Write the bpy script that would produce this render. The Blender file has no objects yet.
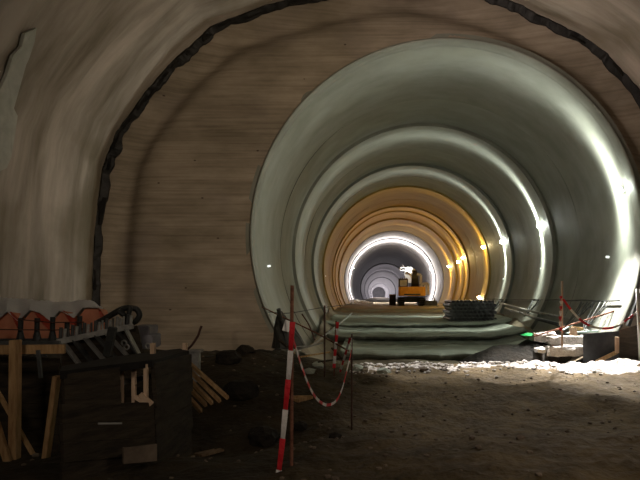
import bpy, bmesh, math, random
from mathutils import Vector, Matrix, noise
random.seed(7)
scene = bpy.context.scene
COL = scene.collection
F = 520.0; VX, VY = 376.0, 296.0; H = 1.7
def P(px, py, Y): return Vector(((px-VX)*Y/F, Y, H-(py-VY)*Y/F))
PI = math.pi
def nz(x, y, z=0.0, s=1.0): return noise.noise(Vector((x*s, y*s, z*s)))
def fbm(x, y, z=0.0, o=4):
    return noise.fractal(Vector((x, y, z)), 0.9, 2.1, o)

# ------------------------------------------------------------ materials
def mat(name, c1, c2=None, scale=3.0, stretch=(1,1,1), rough=0.85, bump=0.3, bscale=None, metal=0.0, detail=6,
        spots=None, spot_scale=4, lo=0.35, hi=0.65, rot=(0,0,0), bdist=0.03, extra=None):
    m = bpy.data.materials.new(name); m.use_nodes = True
    nt = m.node_tree; N = nt.nodes; L = nt.links
    b = N['Principled BSDF']; b.inputs['Roughness'].default_value = rough; b.inputs['Metallic'].default_value = metal
    b.inputs['Specular IOR Level'].default_value = 0.3
    tc = N.new('ShaderNodeTexCoord'); mp = N.new('ShaderNodeMapping')
    mp.inputs['Scale'].default_value = stretch; mp.inputs['Rotation'].default_value = rot
    L.new(tc.outputs['Object'], mp.inputs['Vector'])
    n = N.new('ShaderNodeTexNoise'); n.inputs['Scale'].default_value = scale; n.inputs['Detail'].default_value = detail
    n.inputs['Roughness'].default_value = 0.6
    L.new(mp.outputs[0], n.inputs['Vector'])
    cr = N.new('ShaderNodeValToRGB'); cr.color_ramp.elements[0].position = lo; cr.color_ramp.elements[1].position = hi
    cr.color_ramp.elements[0].color = (*c1, 1); cr.color_ramp.elements[1].color = (*(c2 or c1), 1)
    L.new(n.outputs['Fac'], cr.inputs[0])
    out = cr.outputs[0]
    if spots is not None:
        n2 = N.new('ShaderNodeTexNoise'); n2.inputs['Scale'].default_value = spot_scale; n2.inputs['Detail'].default_value = 5
        L.new(tc.outputs['Object'], n2.inputs['Vector'])
        r2 = N.new('ShaderNodeValToRGB'); r2.color_ramp.elements[0].position = 0.52; r2.color_ramp.elements[1].position = 0.7
        L.new(n2.outputs['Fac'], r2.inputs[0])
        mx = N.new('ShaderNodeMixRGB'); L.new(r2.outputs[0], mx.inputs[0]); L.new(out, mx.inputs[1]); mx.inputs[2].default_value = (*spots, 1)
        out = mx.outputs[0]
    if extra: out = extra(nt, tc, out)
    L.new(out, b.inputs['Base Color'])
    if bump:
        bn = N.new('ShaderNodeTexNoise'); bn.inputs['Scale'].default_value = bscale or scale*3; bn.inputs['Detail'].default_value = 6
        L.new(mp.outputs[0], bn.inputs['Vector'])
        bp = N.new('ShaderNodeBump'); bp.inputs['Strength'].default_value = bump; bp.inputs['Distance'].default_value = bdist
        L.new(bn.outputs['Fac'], bp.inputs['Height']); L.new(bp.outputs[0], b.inputs['Normal'])
    return m
def emis(name, c, s):
    m = bpy.data.materials.new(name); m.use_nodes = True
    b = m.node_tree.nodes['Principled BSDF']; b.inputs['Base Color'].default_value = (*c,1)
    b.inputs['Emission Color'].default_value = (*c,1); b.inputs['Emission Strength'].default_value = s
    return m

def bulk_extra(nt, tc, col):
    # fine horizontal board joints plus sparse dark tie holes; large stains
    N = nt.nodes; L = nt.links
    mp = N.new('ShaderNodeMapping'); mp.inputs['Scale'].default_value = (0.16, 0.2, 6.0); mp.inputs['Rotation'].default_value = (0, 0.0, 0)
    L.new(tc.outputs['Object'], mp.inputs['Vector'])
    n = N.new('ShaderNodeTexNoise'); n.inputs['Scale'].default_value = 2.2; n.inputs['Detail'].default_value = 8; n.inputs['Distortion'].default_value = 0.25
    L.new(mp.outputs[0], n.inputs['Vector'])
    r = N.new('ShaderNodeValToRGB'); r.color_ramp.elements[0].position = 0.34; r.color_ramp.elements[0].color = (0.5,0.47,0.44,1)
    r.color_ramp.elements[1].position = 0.56; r.color_ramp.elements[1].color = (1,1,1,1)
    L.new(n.outputs['Fac'], r.inputs[0])
    m1 = N.new('ShaderNodeMixRGB'); m1.blend_type = 'MULTIPLY'; m1.inputs[0].default_value = 0.5
    L.new(col, m1.inputs[1]); L.new(r.outputs[0], m1.inputs[2])
    mv = N.new('ShaderNodeMapping'); mv.inputs['Scale'].default_value = (1.1, 0.0, 1.9); L.new(tc.outputs['Object'], mv.inputs['Vector'])
    v = N.new('ShaderNodeTexVoronoi'); v.inputs['Scale'].default_value = 1.3; L.new(mv.outputs[0], v.inputs['Vector'])
    rv = N.new('ShaderNodeValToRGB'); rv.color_ramp.elements[0].position = 0.035; rv.color_ramp.elements[0].color = (0.25,0.2,0.17,1)
    rv.color_ramp.elements[1].position = 0.06; rv.color_ramp.elements[1].color = (1,1,1,1)
    L.new(v.outputs['Distance'], rv.inputs[0])
    m2 = N.new('ShaderNodeMixRGB'); m2.blend_type = 'MULTIPLY'; m2.inputs[0].default_value = 1
    L.new(m1.outputs[0], m2.inputs[1]); L.new(rv.outputs[0], m2.inputs[2])
    return m2.outputs[0]

M = {}
def left_shade_extra(nt, tc, col):
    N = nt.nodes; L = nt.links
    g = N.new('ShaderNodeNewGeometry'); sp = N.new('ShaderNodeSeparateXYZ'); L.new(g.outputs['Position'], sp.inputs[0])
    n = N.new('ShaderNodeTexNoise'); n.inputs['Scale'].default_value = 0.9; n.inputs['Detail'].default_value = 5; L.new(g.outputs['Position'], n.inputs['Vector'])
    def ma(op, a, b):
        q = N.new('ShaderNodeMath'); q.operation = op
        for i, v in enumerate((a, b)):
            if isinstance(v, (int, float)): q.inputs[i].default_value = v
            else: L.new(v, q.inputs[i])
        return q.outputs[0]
    # soil darkened left of a wavering line: shade put into the colour
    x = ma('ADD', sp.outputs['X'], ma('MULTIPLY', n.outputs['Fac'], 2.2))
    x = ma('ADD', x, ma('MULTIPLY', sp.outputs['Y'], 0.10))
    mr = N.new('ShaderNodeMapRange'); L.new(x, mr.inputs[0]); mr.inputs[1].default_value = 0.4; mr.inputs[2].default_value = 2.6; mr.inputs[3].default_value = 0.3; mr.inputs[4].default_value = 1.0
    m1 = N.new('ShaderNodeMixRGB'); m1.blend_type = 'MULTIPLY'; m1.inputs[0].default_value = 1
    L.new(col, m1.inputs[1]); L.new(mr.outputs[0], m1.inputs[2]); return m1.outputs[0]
M['bulk'] = mat('formwork_concrete', (0.27,0.225,0.165), (0.45,0.375,0.29), 1.1, (0.5,1,1.6), bump=0.35, bscale=6, extra=bulk_extra, spots=(0.30,0.25,0.21), spot_scale=0.5)
M['bore'] = mat('pale_green_lining_concrete', (0.18,0.185,0.15), (0.27,0.275,0.235), 0.5, (1,2.0,1), bump=0.12, bscale=3, rough=0.6, spots=(0.27,0.275,0.22), spot_scale=0.45)
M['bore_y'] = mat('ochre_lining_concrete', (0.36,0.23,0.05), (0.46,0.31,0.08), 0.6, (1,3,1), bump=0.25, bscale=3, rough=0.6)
M['bore_f'] = mat('grey_lining_concrete', (0.25,0.24,0.26), (0.34,0.33,0.35), 0.5, (1,2,1), bump=0.2, bscale=3)
M['shot'] = mat('sprayed_concrete', (0.20,0.17,0.125), (0.56,0.49,0.42), 0.9, (0.22,1.5,0.22), bump=0.6, bscale=2.0, bdist=0.08, spots=(0.18,0.15,0.09), spot_scale=0.33, rough=0.55)
M['patch'] = mat('pale_patch', (0.42,0.43,0.38), (0.55,0.56,0.5), 3)
M['black'] = mat('black_membrane', (0.006,0.006,0.006), (0.03,0.028,0.026), 3, bump=0.6, bscale=8, rough=0.55)
M['earth'] = mat('muddy_earth', (0.060,0.040,0.014), (0.145,0.10,0.042), 1.6, bump=1.0, bscale=9, bdist=0.06, detail=9, spots=(0.13,0.098,0.06), spot_scale=7, rough=0.9, extra=left_shade_extra)
M['earth_b'] = mat('dusty_floor', (0.13,0.10,0.065), (0.22,0.18,0.12), 0.8, bump=0.6, bscale=5, bdist=0.05)
M['step'] = mat('greenish_step_concrete', (0.24,0.265,0.21), (0.46,0.49,0.40), 1.1, (0.5,1.5,1.5), bump=0.7, bscale=7, bdist=0.05)
M['riser_shade'] = mat('shaded_step_concrete', (0.10,0.108,0.082), (0.22,0.235,0.185), 2, bump=0.6)  # shade of risers and tread backs, put into the step colour
M['wood_g'] = mat('dull_timber', (0.13,0.085,0.045), (0.24,0.16,0.09), 4, (6,6,1), bump=0.2)
M['rim'] = mat('pale_pipe_rim', (0.17,0.175,0.17), (0.28,0.28,0.27), 6, rough=0.5, bump=0.0)  # pipe end faces coloured paler than the sides
M['tar'] = mat('black_tarred_board', (0.006,0.005,0.004), (0.015,0.012,0.009), 3, (1,1,5), bump=0.3)
M['soil_dark'] = mat('dark_brown_soil', (0.010,0.008,0.005), (0.024,0.018,0.011), 2, bump=1.0, bscale=9, bdist=0.06)  # even dark brown for the mound and the darker stones
M['rubble'] = mat('pale_rubble', (0.55,0.5,0.44), (0.85,0.8,0.76), 6, bump=1.0, bscale=18, bdist=0.06, rough=0.95)
M['stone'] = mat('brown_stone', (0.09,0.065,0.045), (0.22,0.17,0.12), 3, bump=0.8)
M['wood'] = mat('raw_timber', (0.30,0.17,0.07), (0.50,0.32,0.15), 4, (6,6,1), bump=0.2)
M['wood_p'] = mat('pale_timber', (0.55,0.38,0.24), (0.7,0.52,0.36), 4, (6,6,1), bump=0.2)
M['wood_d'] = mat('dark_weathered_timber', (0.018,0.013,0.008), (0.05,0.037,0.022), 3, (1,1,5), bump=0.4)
M['steel'] = mat('dark_painted_steel', (0.045,0.048,0.045), (0.10,0.10,0.095), 5, rough=0.5, metal=0.3, bump=0.15)
M['steel_l'] = mat('worn_grey_steel', (0.22,0.22,0.20), (0.42,0.41,0.37), 6, rough=0.5, metal=0.3, bump=0.15)
M['rust'] = mat('rusty_rebar', (0.13,0.05,0.03), (0.27,0.12,0.07), 14, bump=0.6, bscale=60, rough=0.8)
M['rustd'] = mat('dark_rusty_rebar', (0.05,0.028,0.02), (0.12,0.06,0.045), 14, bump=0.6, bscale=60, rough=0.8)
M['pvc'] = mat('black_plastic', (0.012,0.012,0.012), (0.03,0.03,0.03), 6, rough=0.35, bump=0.05)
M['hose'] = mat('black_rubber', (0.02,0.022,0.02), (0.045,0.045,0.04), 8, rough=0.5, bump=0.2)
M['orange'] = mat('orange_red_board', (0.66,0.24,0.13), (0.78,0.33,0.19), 4, bump=0.2, rough=0.6)
M['red'] = mat('dark_red_sheet', (0.38,0.05,0.025), (0.52,0.09,0.05), 5, bump=0.2, rough=0.5)
M['fleece'] = mat('white_fleece', (0.85,0.85,0.86), (0.93,0.93,0.93), 3, bump=0.25, bscale=12)
M['white'] = mat('white_paint', (0.72,0.70,0.66), (0.82,0.80,0.76), 8, bump=0.1, rough=0.6)
M['tape_r'] = mat('red_tape', (0.68,0.02,0.03), (0.8,0.04,0.05), 20, (1,1,1), bump=0.5, bscale=40, rough=0.4)
M['tape_w'] = mat('white_tape', (0.8,0.76,0.7), (0.92,0.9,0.86), 20, bump=0.5, bscale=40, rough=0.4)
M['yellow'] = mat('machine_yellow', (0.72,0.33,0.02), (0.85,0.42,0.04), 3, bump=0.05, rough=0.4)
M['glass'] = mat('pale_glazing', (0.4,0.42,0.38), (0.55,0.56,0.5), 2, bump=0, rough=0.1)
M['green'] = mat('green_plastic', (0.02,0.45,0.10), (0.04,0.6,0.16), 3, bump=0.1, rough=0.5)
M['cyan'] = mat('pale_blue_board', (0.45,0.6,0.58), (0.6,0.75,0.72), 3, bump=0.1)
M['lamp_w'] = emis('lamp_glass_white', (0.92,1,0.93), 60)
M['lamp_y'] = emis('lamp_glass_warm', (1,0.85,0.55), 60)
M['marker'] = emis('marker_reflector_glow', (0.95,1,0.95), 1.2)  # reflectors glow in the material, standing in for returned lamplight

# ------------------------------------------------------------ builders
class MB:
    def __init__(s): s.v = []; s.f = []
    def add(s, vs, fs):
        o = len(s.v); s.v += [Vector(v) for v in vs]; s.f += [tuple(i+o for i in f) for f in fs]; return s
    def box(s, c, d, rot=None):
        c = Vector(c); R = rot or Matrix.Identity(3); hx, hy, hz = d[0]/2, d[1]/2, d[2]/2
        vs = [c + R @ Vector((sx*hx, sy*hy, sz*hz)) for sx in (-1,1) for sy in (-1,1) for sz in (-1,1)]
        return s.add(vs, [(0,1,3,2),(4,6,7,5),(0,4,5,1),(2,3,7,6),(0,2,6,4),(1,5,7,3)])
    def bar(s, a, b, w, t, up=(0,0,1)):
        a = Vector(a); b = Vector(b); z = (b-a); l = z.length; z.normalize()
        x = z.cross(Vector(up))
        if x.length < 1e-3: x = z.cross(Vector((0,1,0)))
        x.normalize(); y = x.cross(z); R = Matrix((x,y,z)).transposed()
        return s.box((a+b)/2, (w,t,l), R)
    def tube(s, pts, r, n=8, caps=True, r1=None):
        pts = [Vector(p) for p in pts]; rings = []
        prev = None
        for i, p in enumerate(pts):
            d = (pts[min(i+1,len(pts)-1)] - pts[max(i-1,0)]).normalized()
            if prev is None:
                x = d.cross(Vector((0,0,1)));
                if x.length < 0.05: x = d.cross(Vector((0,1,0)))
            else: x = prev - d*prev.dot(d)
            x.normalize(); prev = x; y = d.cross(x)
            rr = r if r1 is None else r + (r1-r)*i/(len(pts)-1)
            rings.append([p + x*math.cos(2*PI*k/n)*rr + y*math.sin(2*PI*k/n)*rr for k in range(n)])
        vs = [v for rg in rings for v in rg]; fs = []
        for i in range(len(pts)-1):
            for k in range(n):
                fs.append((i*n+k, i*n+(k+1)%n, (i+1)*n+(k+1)%n, (i+1)*n+k))
        if caps: fs += [tuple(range(n))[::-1], tuple((len(pts)-1)*n+k for k in range(n))]
        return s.add(vs, fs)
    def ribbon(s, pts, w, side, twist=0.0):
        # thin strip along pts, width axis `side`, twisting along its length
        vs = []; pts = [Vector(p) for p in pts]
        for i, p in enumerate(pts):
            d = (pts[min(i+1,len(pts)-1)] - pts[max(i-1,0)]).normalized()
            sd = Vector(side); sd = (sd - d*sd.dot(d)).normalized(); o = d.cross(sd)
            a = twist*i
            q = sd*math.cos(a)+o*math.sin(a)
            th = o*math.cos(a)-sd*math.sin(a)
            vs += [p-q*w/2-th*.002, p+q*w/2-th*.002, p+q*w/2+th*.002, p-q*w/2+th*.002]
        fs = []
        for i in range(len(pts)-1):
            for k in range(4):
                fs.append((i*4+k, i*4+(k+1)%4, i*4+4+(k+1)%4, i*4+4+k))
        fs += [(3,2,1,0), tuple(len(vs)-4+k for k in range(4))]
        return s.add(vs, fs)
    def grid(s, fn, us, vs_):
        vs = [fn(u, v) for u in us for v in vs_]; n = len(vs_)
        fs = [(i*n+j, (i+1)*n+j, (i+1)*n+j+1, i*n+j+1) for i in range(len(us)-1) for j in range(n-1)]
        return s.add(vs, fs)
    def stone(s, c, r, seed, flat=0.7):
        bm = bmesh.new(); bmesh.ops.create_icosphere(bm, subdivisions=2 if r > .12 else 1, radius=1)
        c = Vector(c); vs = []
        for v in bm.verts:
            q = v.co * (1+0.45*nz(v.co.x+seed*3.1, v.co.y-seed*1.7, v.co.z+seed, 1.3))
            q = Vector((q.x*r*1.15, q.y*r, q.z*r*flat)); vs.append(c+q)
        fs = [tuple(v.index for v in f.verts) for f in bm.faces]; bm.free()
        return s.add(vs, fs)
    def build(s, name, m, parent=None, smooth=False, bevel=0.0, origin=None):
        if parent is not None:
            og = parent.matrix_world.translation.copy() if not parent.get('_o') else Vector(parent['_o'])
        elif origin is not None: og = Vector(origin)
        else:
            xs = [v.x for v in s.v]; ys = [v.y for v in s.v]; zs = [v.z for v in s.v]
            og = Vector(((min(xs)+max(xs))/2, (min(ys)+max(ys))/2, min(zs)))
        me = bpy.data.meshes.new(name)
        me.from_pydata([v-og for v in s.v], [], s.f); me.update()
        bm = bmesh.new(); bm.from_mesh(me); bmesh.ops.recalc_face_normals(bm, faces=bm.faces)
        if bevel: bmesh.ops.bevel(bm, geom=bm.edges[:], offset=bevel, segments=2, affect='EDGES', clamp_overlap=True)
        bm.to_mesh(me); bm.free()
        if smooth:
            for p in me.polygons: p.use_smooth = True
        ms = m if isinstance(m, (list, tuple)) else [m]
        for q in ms: me.materials.append(q)
        o = bpy.data.objects.new(name, me); COL.objects.link(o)
        if parent is None: o.location = og
        else: o.parent = parent
        o['_o'] = [og.x, og.y, og.z] if parent is None else [og.x, og.y, og.z]
        return o
def tag(o, label=None, cat=None, group=None, kind=None):
    if label: o['label'] = label
    if cat: o['category'] = cat
    if group: o['group'] = group
    if kind: o['kind'] = kind
    return o
def empty(name, loc, label, cat, group=None):
    o = bpy.data.objects.new(name, None); COL.objects.link(o); o.location = loc; o.empty_display_size = 0.2
    o['_o'] = list(loc); return tag(o, label, cat, group)
def struct(o): o['kind'] = 'structure'; return o
def lerp(a, b, t): return a+(b-a)*t
def interp(tab, x):
    if x <= tab[0][0]: return tab[0][1]
    for (x0,y0),(x1,y1) in zip(tab, tab[1:]):
        if x <= x1: return y0+(y1-y0)*(x-x0)/(x1-x0)
    return tab[-1][1]
def catmull(pts, n=6):
    pts = [Vector(p) for p in pts]; out = []
    q = [pts[0]*2-pts[1]] + pts + [pts[-1]*2-pts[-2]]
    for i in range(1, len(q)-2):
        for k in range(n):
            t = k/n; a,b,c,d = q[i-1],q[i],q[i+1],q[i+2]
            out.append(0.5*((2*b)+(c-a)*t+(2*a-5*b+4*c-d)*t*t+(3*b-a-3*c+d)*t**3))
    out.append(pts[-1]); return out

# ------------------------------------------------------------ bore
D = 14.5; R0 = 5.46
def FL(y): return H-1.2+3*min(y, 60)/520
CX, CZ = (447-VX)/F*D, H + (VY-235)/F*D          # axis of the bore
GROUND = [(-6,-1.62),(3,-1.60),(5,-1.58),(5.9,-1.66),(6.6,-1.86),(7.6,-2.10),(8.8,-2.16),(10.3,-2.04),(12.2,-1.93),(13.4,-1.94),(14.3,-2.02),(15.5,-2.16),(17,-2.2),(20,-2.0),(24,-1.75),(29.5,-1.5),(30.5,-1.2),(60,-1.2),(400,-1.2)]
def gz(x, y):
    z = H + interp(GROUND, y) + 3*max(0, min(y, 60))/520
    # left bank rising against the end wall, right shoulder
    if y < 14.6:
        b = max(0.0, min(1.0, (-0.4-x)/2.4)); f = max(0, min(1, (y-6)/6))
        z += b*0.42*f
        z += -0.35*max(0, min(1, (-0.6-x)/0.8))*max(0, 1-abs(y-7)/2.6)*1.0
    rr = R0*R0-(z-CZ)**2
    z += 0.10*fbm(x*0.45, y*0.45, 3.1) + 0.05*fbm(x*1.9, y*1.9, 7.7)+0.022*fbm(x*6, y*6, 1.7)*(1 if y < 16 else 0.4)
    if y > 30.2: z = FL(y)+ 0.03*fbm(x*0.7,y*0.7)
    return z
ths = [2*PI*i/128 for i in range(129)]
def ring_section(name, y0, y1, m, seed, dr=0.0, n=10, taper=True):
    mb = MB()
    def fn(y, th):
        t = (y-y0)/(y1-y0)
        r = R0 + dr*(1-t if taper else 1)
        r += 0.02*nz(math.cos(th)*2+seed, math.sin(th)*2, y*0.4)
        return Vector((CX+r*math.cos(th), y, CZ+r*math.sin(th)))
    mb.grid(fn, [lerp(y0, y1, i/n) for i in range(n+1)], ths)
    # thin annular step at the near end so that the joint reads
    mb.grid(lambda a, th: Vector((CX+(R0+dr+a)*math.cos(th), y0, CZ+(R0+dr+a)*math.sin(th))), [0, 0.16], ths)
    return struct(mb.build(name, m, smooth=True))
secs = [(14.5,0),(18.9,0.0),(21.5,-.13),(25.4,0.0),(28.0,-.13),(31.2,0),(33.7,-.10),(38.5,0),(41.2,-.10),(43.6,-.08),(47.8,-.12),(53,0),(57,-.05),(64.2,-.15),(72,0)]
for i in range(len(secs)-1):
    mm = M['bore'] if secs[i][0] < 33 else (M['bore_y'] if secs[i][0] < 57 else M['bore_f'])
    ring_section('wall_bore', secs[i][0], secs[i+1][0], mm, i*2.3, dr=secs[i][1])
for i, (a_, b_) in enumerate(((72,112),(112,140),(140,185),(185,265),(265,370))):
    ring_section('wall_bore', a_, b_, M['bore_f'], 31+i*2, dr=-.05-.20*i, taper=False)
mb = MB(); mb.grid(lambda a, th: Vector((CX+a*math.cos(th), 370, CZ+a*math.sin(th))), [0.01, 6], ths)
struct(mb.build('wall_far_end', M['bore_f']))

# mouth collar: a pale bevelled lip standing a little proud of the end wall
mb = MB()
prof = [(R0+0.03, D+0.04), (R0+0.03, D-0.04), (R0+0.01, D-0.06), (R0-0.02, D-0.05), (R0-0.04, D+0.0), (R0-0.04, D+0.35), (R0+0.02, D+0.4)]
mb.grid(lambda p, th: Vector((CX+prof[p][0]*math.cos(th), prof[p][1], CZ+prof[p][0]*math.sin(th))), range(len(prof)), ths)
struct(mb.build('trim_1', M['bore'], smooth=True))

# ------------------------------------------------------------ end wall around the mouth, cavern lining
CONT = [(92,470),(94,400),(96,300),(98,240),(102,200),(108,165),(120,135),(140,107),(160,82),(178,62),(192,50),(212,31),(260,12),(310,-2),(355,-14),(400,-20),(445,-14),(490,-2),(520,9),(545,22),(575,37),(605,57),(640,98),(672,150),(692,220),(696,300),(700,400),(702,470)]
def cont_at(s):   # s 0..1 along the contour
    n = len(CONT)-1; i = min(int(s*n), n-1); t = s*n-i
    return Vector((lerp(CONT[i][0], CONT[i+1][0], t), lerp(CONT[i][1], CONT[i+1][1], t), 0))
SS = [i/216 for i in range(217)]
def to_w(px, py, y=D): 
    q = P(px, py, D); return Vector((q.x, y, q.z))
mb = MB()
def bw(u, s):
    c = cont_at(s); 
    a = math.atan2(-(c.y-235), c.x-447)
    ip = Vector((447+196*math.cos(a), 235-196*math.sin(a), 0))
    p = ip.lerp(c, u); d = (1-u)*(c-ip).length
    y = D
    m_ = d*D/F
    # shallow rounded groove, added to put a soft shadow band beside the lining
    y += 0.30*math.exp(-((m_-0.60)/0.31)**2)
    y += -0.04*max(0, 1-m_/0.45)**2
    y += 0.012*nz(p.x*0.02, p.y*0.02)
    return to_w(p.x, p.y, y)
us = [0,0.1,0.2,0.3,0.4,0.5,0.6,0.65,0.7,0.74,0.78,0.81,0.84,0.87,0.9,0.925,0.95,0.975,1.0]
mb.grid(bw, us, SS)
struct(mb.build('wall_end', M['bulk'], smooth=True))

def lining(y, s):
    c = cont_at(s); w = to_w(c.x, c.y)
    ctr = Vector((CX*0.4+0.3, D, CZ-0.4)); rad = Vector((w.x-ctr.x, 0, w.z-ctr.z)); 
    dy = D-y
    amp = min(1, dy/0.6)
    # long waves that follow the arch
    k = amp*(0.16*nz(y*0.55, s*3.2, 4.0) + 0.13*nz(y*1.6+s*2, s*4, 9.0) + 0.07*nz(y*3.4, s*7, 2.0)+0.03*nz(y*7, s*10, 12.0)) + 0.03*nz(y*1.2+s*24, s*20, 5.0)
    grow = 0.018*dy
    r = rad.normalized()*(rad.length*(1+grow*0.6)+k)
    return Vector((ctr.x+r.x, y, ctr.z+r.z))
ys = [D-0.0, D-0.15, D-0.3, D-0.5] + [D-0.5-0.14*i for i in range(1, 50)] + [D-7.4-0.8*i for i in range(1, 17)]
half = [s for s in SS if s <= 0.5]; half2 = [s for s in SS if s >= 0.5]
# half contour lies at index of the crown point
mb = MB(); mb.grid(lining, ys, half); struct(mb.build('wall_left', M['shot'], smooth=True))
mb = MB(); mb.grid(lining, ys, half2); struct(mb.build('wall_right', M['shot'], smooth=True))
mb = MB(); mb.box((0.5, D-7.4-12.9, 4), (26, 0.3, 16)); struct(mb.build('wall_back', M['shot']))

# ragged black membrane strip along the joint
mb = MB()
def strip(lo, hi, yoff, wfun, ph, n=260):
    pts = []
    for i in range(n+1):
        s = lerp(lo, hi, i/n); c = cont_at(s); c2 = cont_at(min(1, s+0.004)); c1 = cont_at(max(0, s-0.004))
        t = (c2-c1).normalized(); nrm = Vector((-t.y, t.x, 0))
        if nrm.dot(Vector((400,270,0))-c) < 0: nrm = -nrm
        w = wfun(s); a = nz(s*60+ph, ph)*1.8; b = nz(s*85+ph*2, ph+4)*2.5+nz(s*180,ph+9)*1.2
        p0 = c + nrm*(-3.2+a); p1 = c + nrm*(w+b-1.5)
        pts.append((p0, p1))
    vs = []
    for p0, p1 in pts:
        for k, (p, yy) in enumerate(((p0, D-0.16), (p0.lerp(p1, .5), D-0.24-0.05*nz(p0.x*.2, p0.y*.2)), (p1, D-0.13), (p1, D-0.08), (p0, D-0.08))):
            # keep the strip's place at its own depth
            vs.append(to_w(p.x, p.y, yy))
    fs = []
    for i in range(len(pts)-1):
        for k in range(5):
            fs.append((i*5+k, i*5+(k+1)%5, i*5+5+(k+1)%5, i*5+5+k))
    fs += [(4,3,2,1,0), tuple(len(vs)-5+k for k in range(5))]
    mb.add(vs, fs)
strip(0.07, 0.95, 0, lambda s: 7.6+1.2*math.sin(s*40)+1.0*math.sin(s*131), 1.3)
o = mb.build('membrane_strip', M['black']); tag(o, 'ragged black membrane strip lining the joint between end wall and cavern vault', 'strip')
mb = MB()
for i in range(34):
    s = random.uniform(0.08, 0.93)
    c = cont_at(s); c2 = cont_at(s+0.01+random.random()*0.012)
    n_ = Vector((400,270,0))-c; n_.normalize(); off = random.uniform(3.0, 6.5)
    a = to_w((c+n_*off).x, (c+n_*off).y, D-0.24); b = to_w((c2+n_*(off+random.uniform(-3,2))).x, (c2+n_*(off-1)).y, D-0.21)
    mb.bar(a, b, 0.07*random.uniform(.5,1.3), 0.03, up=(0,1,0))
f_ = mb.build('torn_flap', M['black'], o); f_['kind'] = 'stuff'

# pale peeled patch on the left lining
def lin_hit(px, py, off=0.04):
    # place a point of the lining surface seen from the photograph's standpoint, via marching over the surface grid
    best = None
    for y in [8.0+0.02*i for i in range(320)]:
        q = P(px, py, y)
        # contour radius at this point
        rr = None
        bs = min(half, key=lambda s: (lining(y, s)-q).length)
        d = (lining(y, bs)-q).length
        if best is None or d < best[0]: best = (d, lining(y, bs))
    c = best[1]; ctr = Vector((CX, c.y, CZ)); return c + (ctr-c).normalized()*off
patch_px = [(-6,92),(4,70),(10,52),(18,44),(22,30),(33,25),(30,40),(24,58),(18,72),(14,90),(9,108),(13,116),(10,135),(6,158),(2,168),(-6,170)]
pv = []
import functools
for (x, y) in patch_px: pv.append(lin_hit(x, y, 0.10))
mb = MB(); c = sum(pv, Vector())/len(pv)
mb.add(pv+[v+Vector((-.07,0,0)) for v in pv]+[c], [tuple(range(len(pv)))]+[(i, (i+1)%len(pv), len(pv)+(i+1)%len(pv), len(pv)+i) for i in range(len(pv))])
tag(mb.build('wall_patch', M['patch']), 'ragged pale grey patch of peeling skin high on the left vault wall', 'patch')

# ------------------------------------------------------------ floors
def rng(a, b, st): 
    n = int(round((b-a)/st)); return [a+(b-a)*i/n for i in range(n+1)]
yn = rng(-5, 3, 0.5)[:-1] + rng(3, 14.62, 0.075)
def xlim(y): return (-8.0, 9.3)
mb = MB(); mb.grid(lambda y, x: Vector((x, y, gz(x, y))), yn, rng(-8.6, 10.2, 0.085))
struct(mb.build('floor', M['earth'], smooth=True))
mb = MB()
yb = rng(14.62, 30.6, 0.2)+[32,34,36,40,44,48,54,60,66,72,90,120,160,220,300,369]
def bf(y, u):
    z = gz(CX, y); hc = math.sqrt(max(0.1, (R0+0.05)**2-(z-CZ)**2)); x = CX + hc*u
    e = max(0, abs(u)-0.78)/0.22
    zz = gz(x, y) + (0.55*e*e if y < 30.2 else 0.12*e)
    return Vector((x, y, zz))
mb.grid(bf, yb, [-1+2*i/70 for i in range(71)])
struct(mb.build('floor', M['earth_b'], smooth=True))

# rounded concrete steps inside the mouth
def step(y0, zt, zb, y1, zt2, x0, x1, label, seed):
    # y0 front face; top from zt (front) to zt2 (back) at y1
    mb = MB()
    prof = [(y0+0.25, zb), (y0+0.10, lerp(zb, zt, .35)), (y0-0.02, lerp(zb, zt, .72)), (y0+0.35, zt), (y0+0.9, zt+.01), (lerp(y0, y1, .4), lerp(zt, zt2, .4)-0.03), (lerp(y0, y1, .6), lerp(zt, zt2, .6)-0.02), (lerp(y0, y1, .8), lerp(zt, zt2, .8)-0.01), (y1+.3, zt2-0.02), (y1+.32, zb-.05)]
    def fn(k, u):
        y, z = prof[k]; x = lerp(x0, x1, u)
        yo = 0.35*fbm(x*0.35+seed, seed, 0) + 0.10*fbm(x*1.7, seed*2) if k < 8 else 0
        if k in (0,): yo *= 1
        bend = -0.0*(u-0.5)
        rise = 0.22*max(0, (u-0.80)/0.2)**2 + 0.10*max(0, (0.12-u)/0.12)**2
        zz = H+z+3*y/520 + 0.045*fbm(x*1.3+seed, y*1.3, 2)*(k > 0) + (rise if 0 < k < 9 else 0)
        return Vector((x, y+yo+bend, zz))
    mb.grid(fn, range(len(prof)), [i/90 for i in range(91)])
    # end caps
    n = 91; o = 0
    mb.f.append(tuple(i*n for i in range(len(prof)))); mb.f.append(tuple(i*n+90 for i in range(len(prof)))[::-1])
    ob = mb.build('concrete_step', [M['step'], M['riser_shade']], smooth=True)
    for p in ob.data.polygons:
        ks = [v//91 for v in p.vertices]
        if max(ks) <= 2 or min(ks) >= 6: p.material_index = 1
    tag(ob, label, 'step')
    return ob
def xr(y, z, m=0.05):
    h = math.sqrt(R0*R0-(H+z+.11-CZ)**2)-m; return CX-h, CX+h
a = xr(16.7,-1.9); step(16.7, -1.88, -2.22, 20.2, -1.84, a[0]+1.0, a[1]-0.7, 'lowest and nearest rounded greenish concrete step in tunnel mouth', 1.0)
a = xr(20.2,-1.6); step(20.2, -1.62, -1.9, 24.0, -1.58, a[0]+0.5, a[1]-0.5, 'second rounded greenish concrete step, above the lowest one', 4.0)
a = xr(24,-1.4); step(24.1, -1.40, -1.7, 37.5, -1.13, a[0]+0.15, a[1]-0.15, 'top greenish concrete step carrying the black pipe stack', 7.0)

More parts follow.
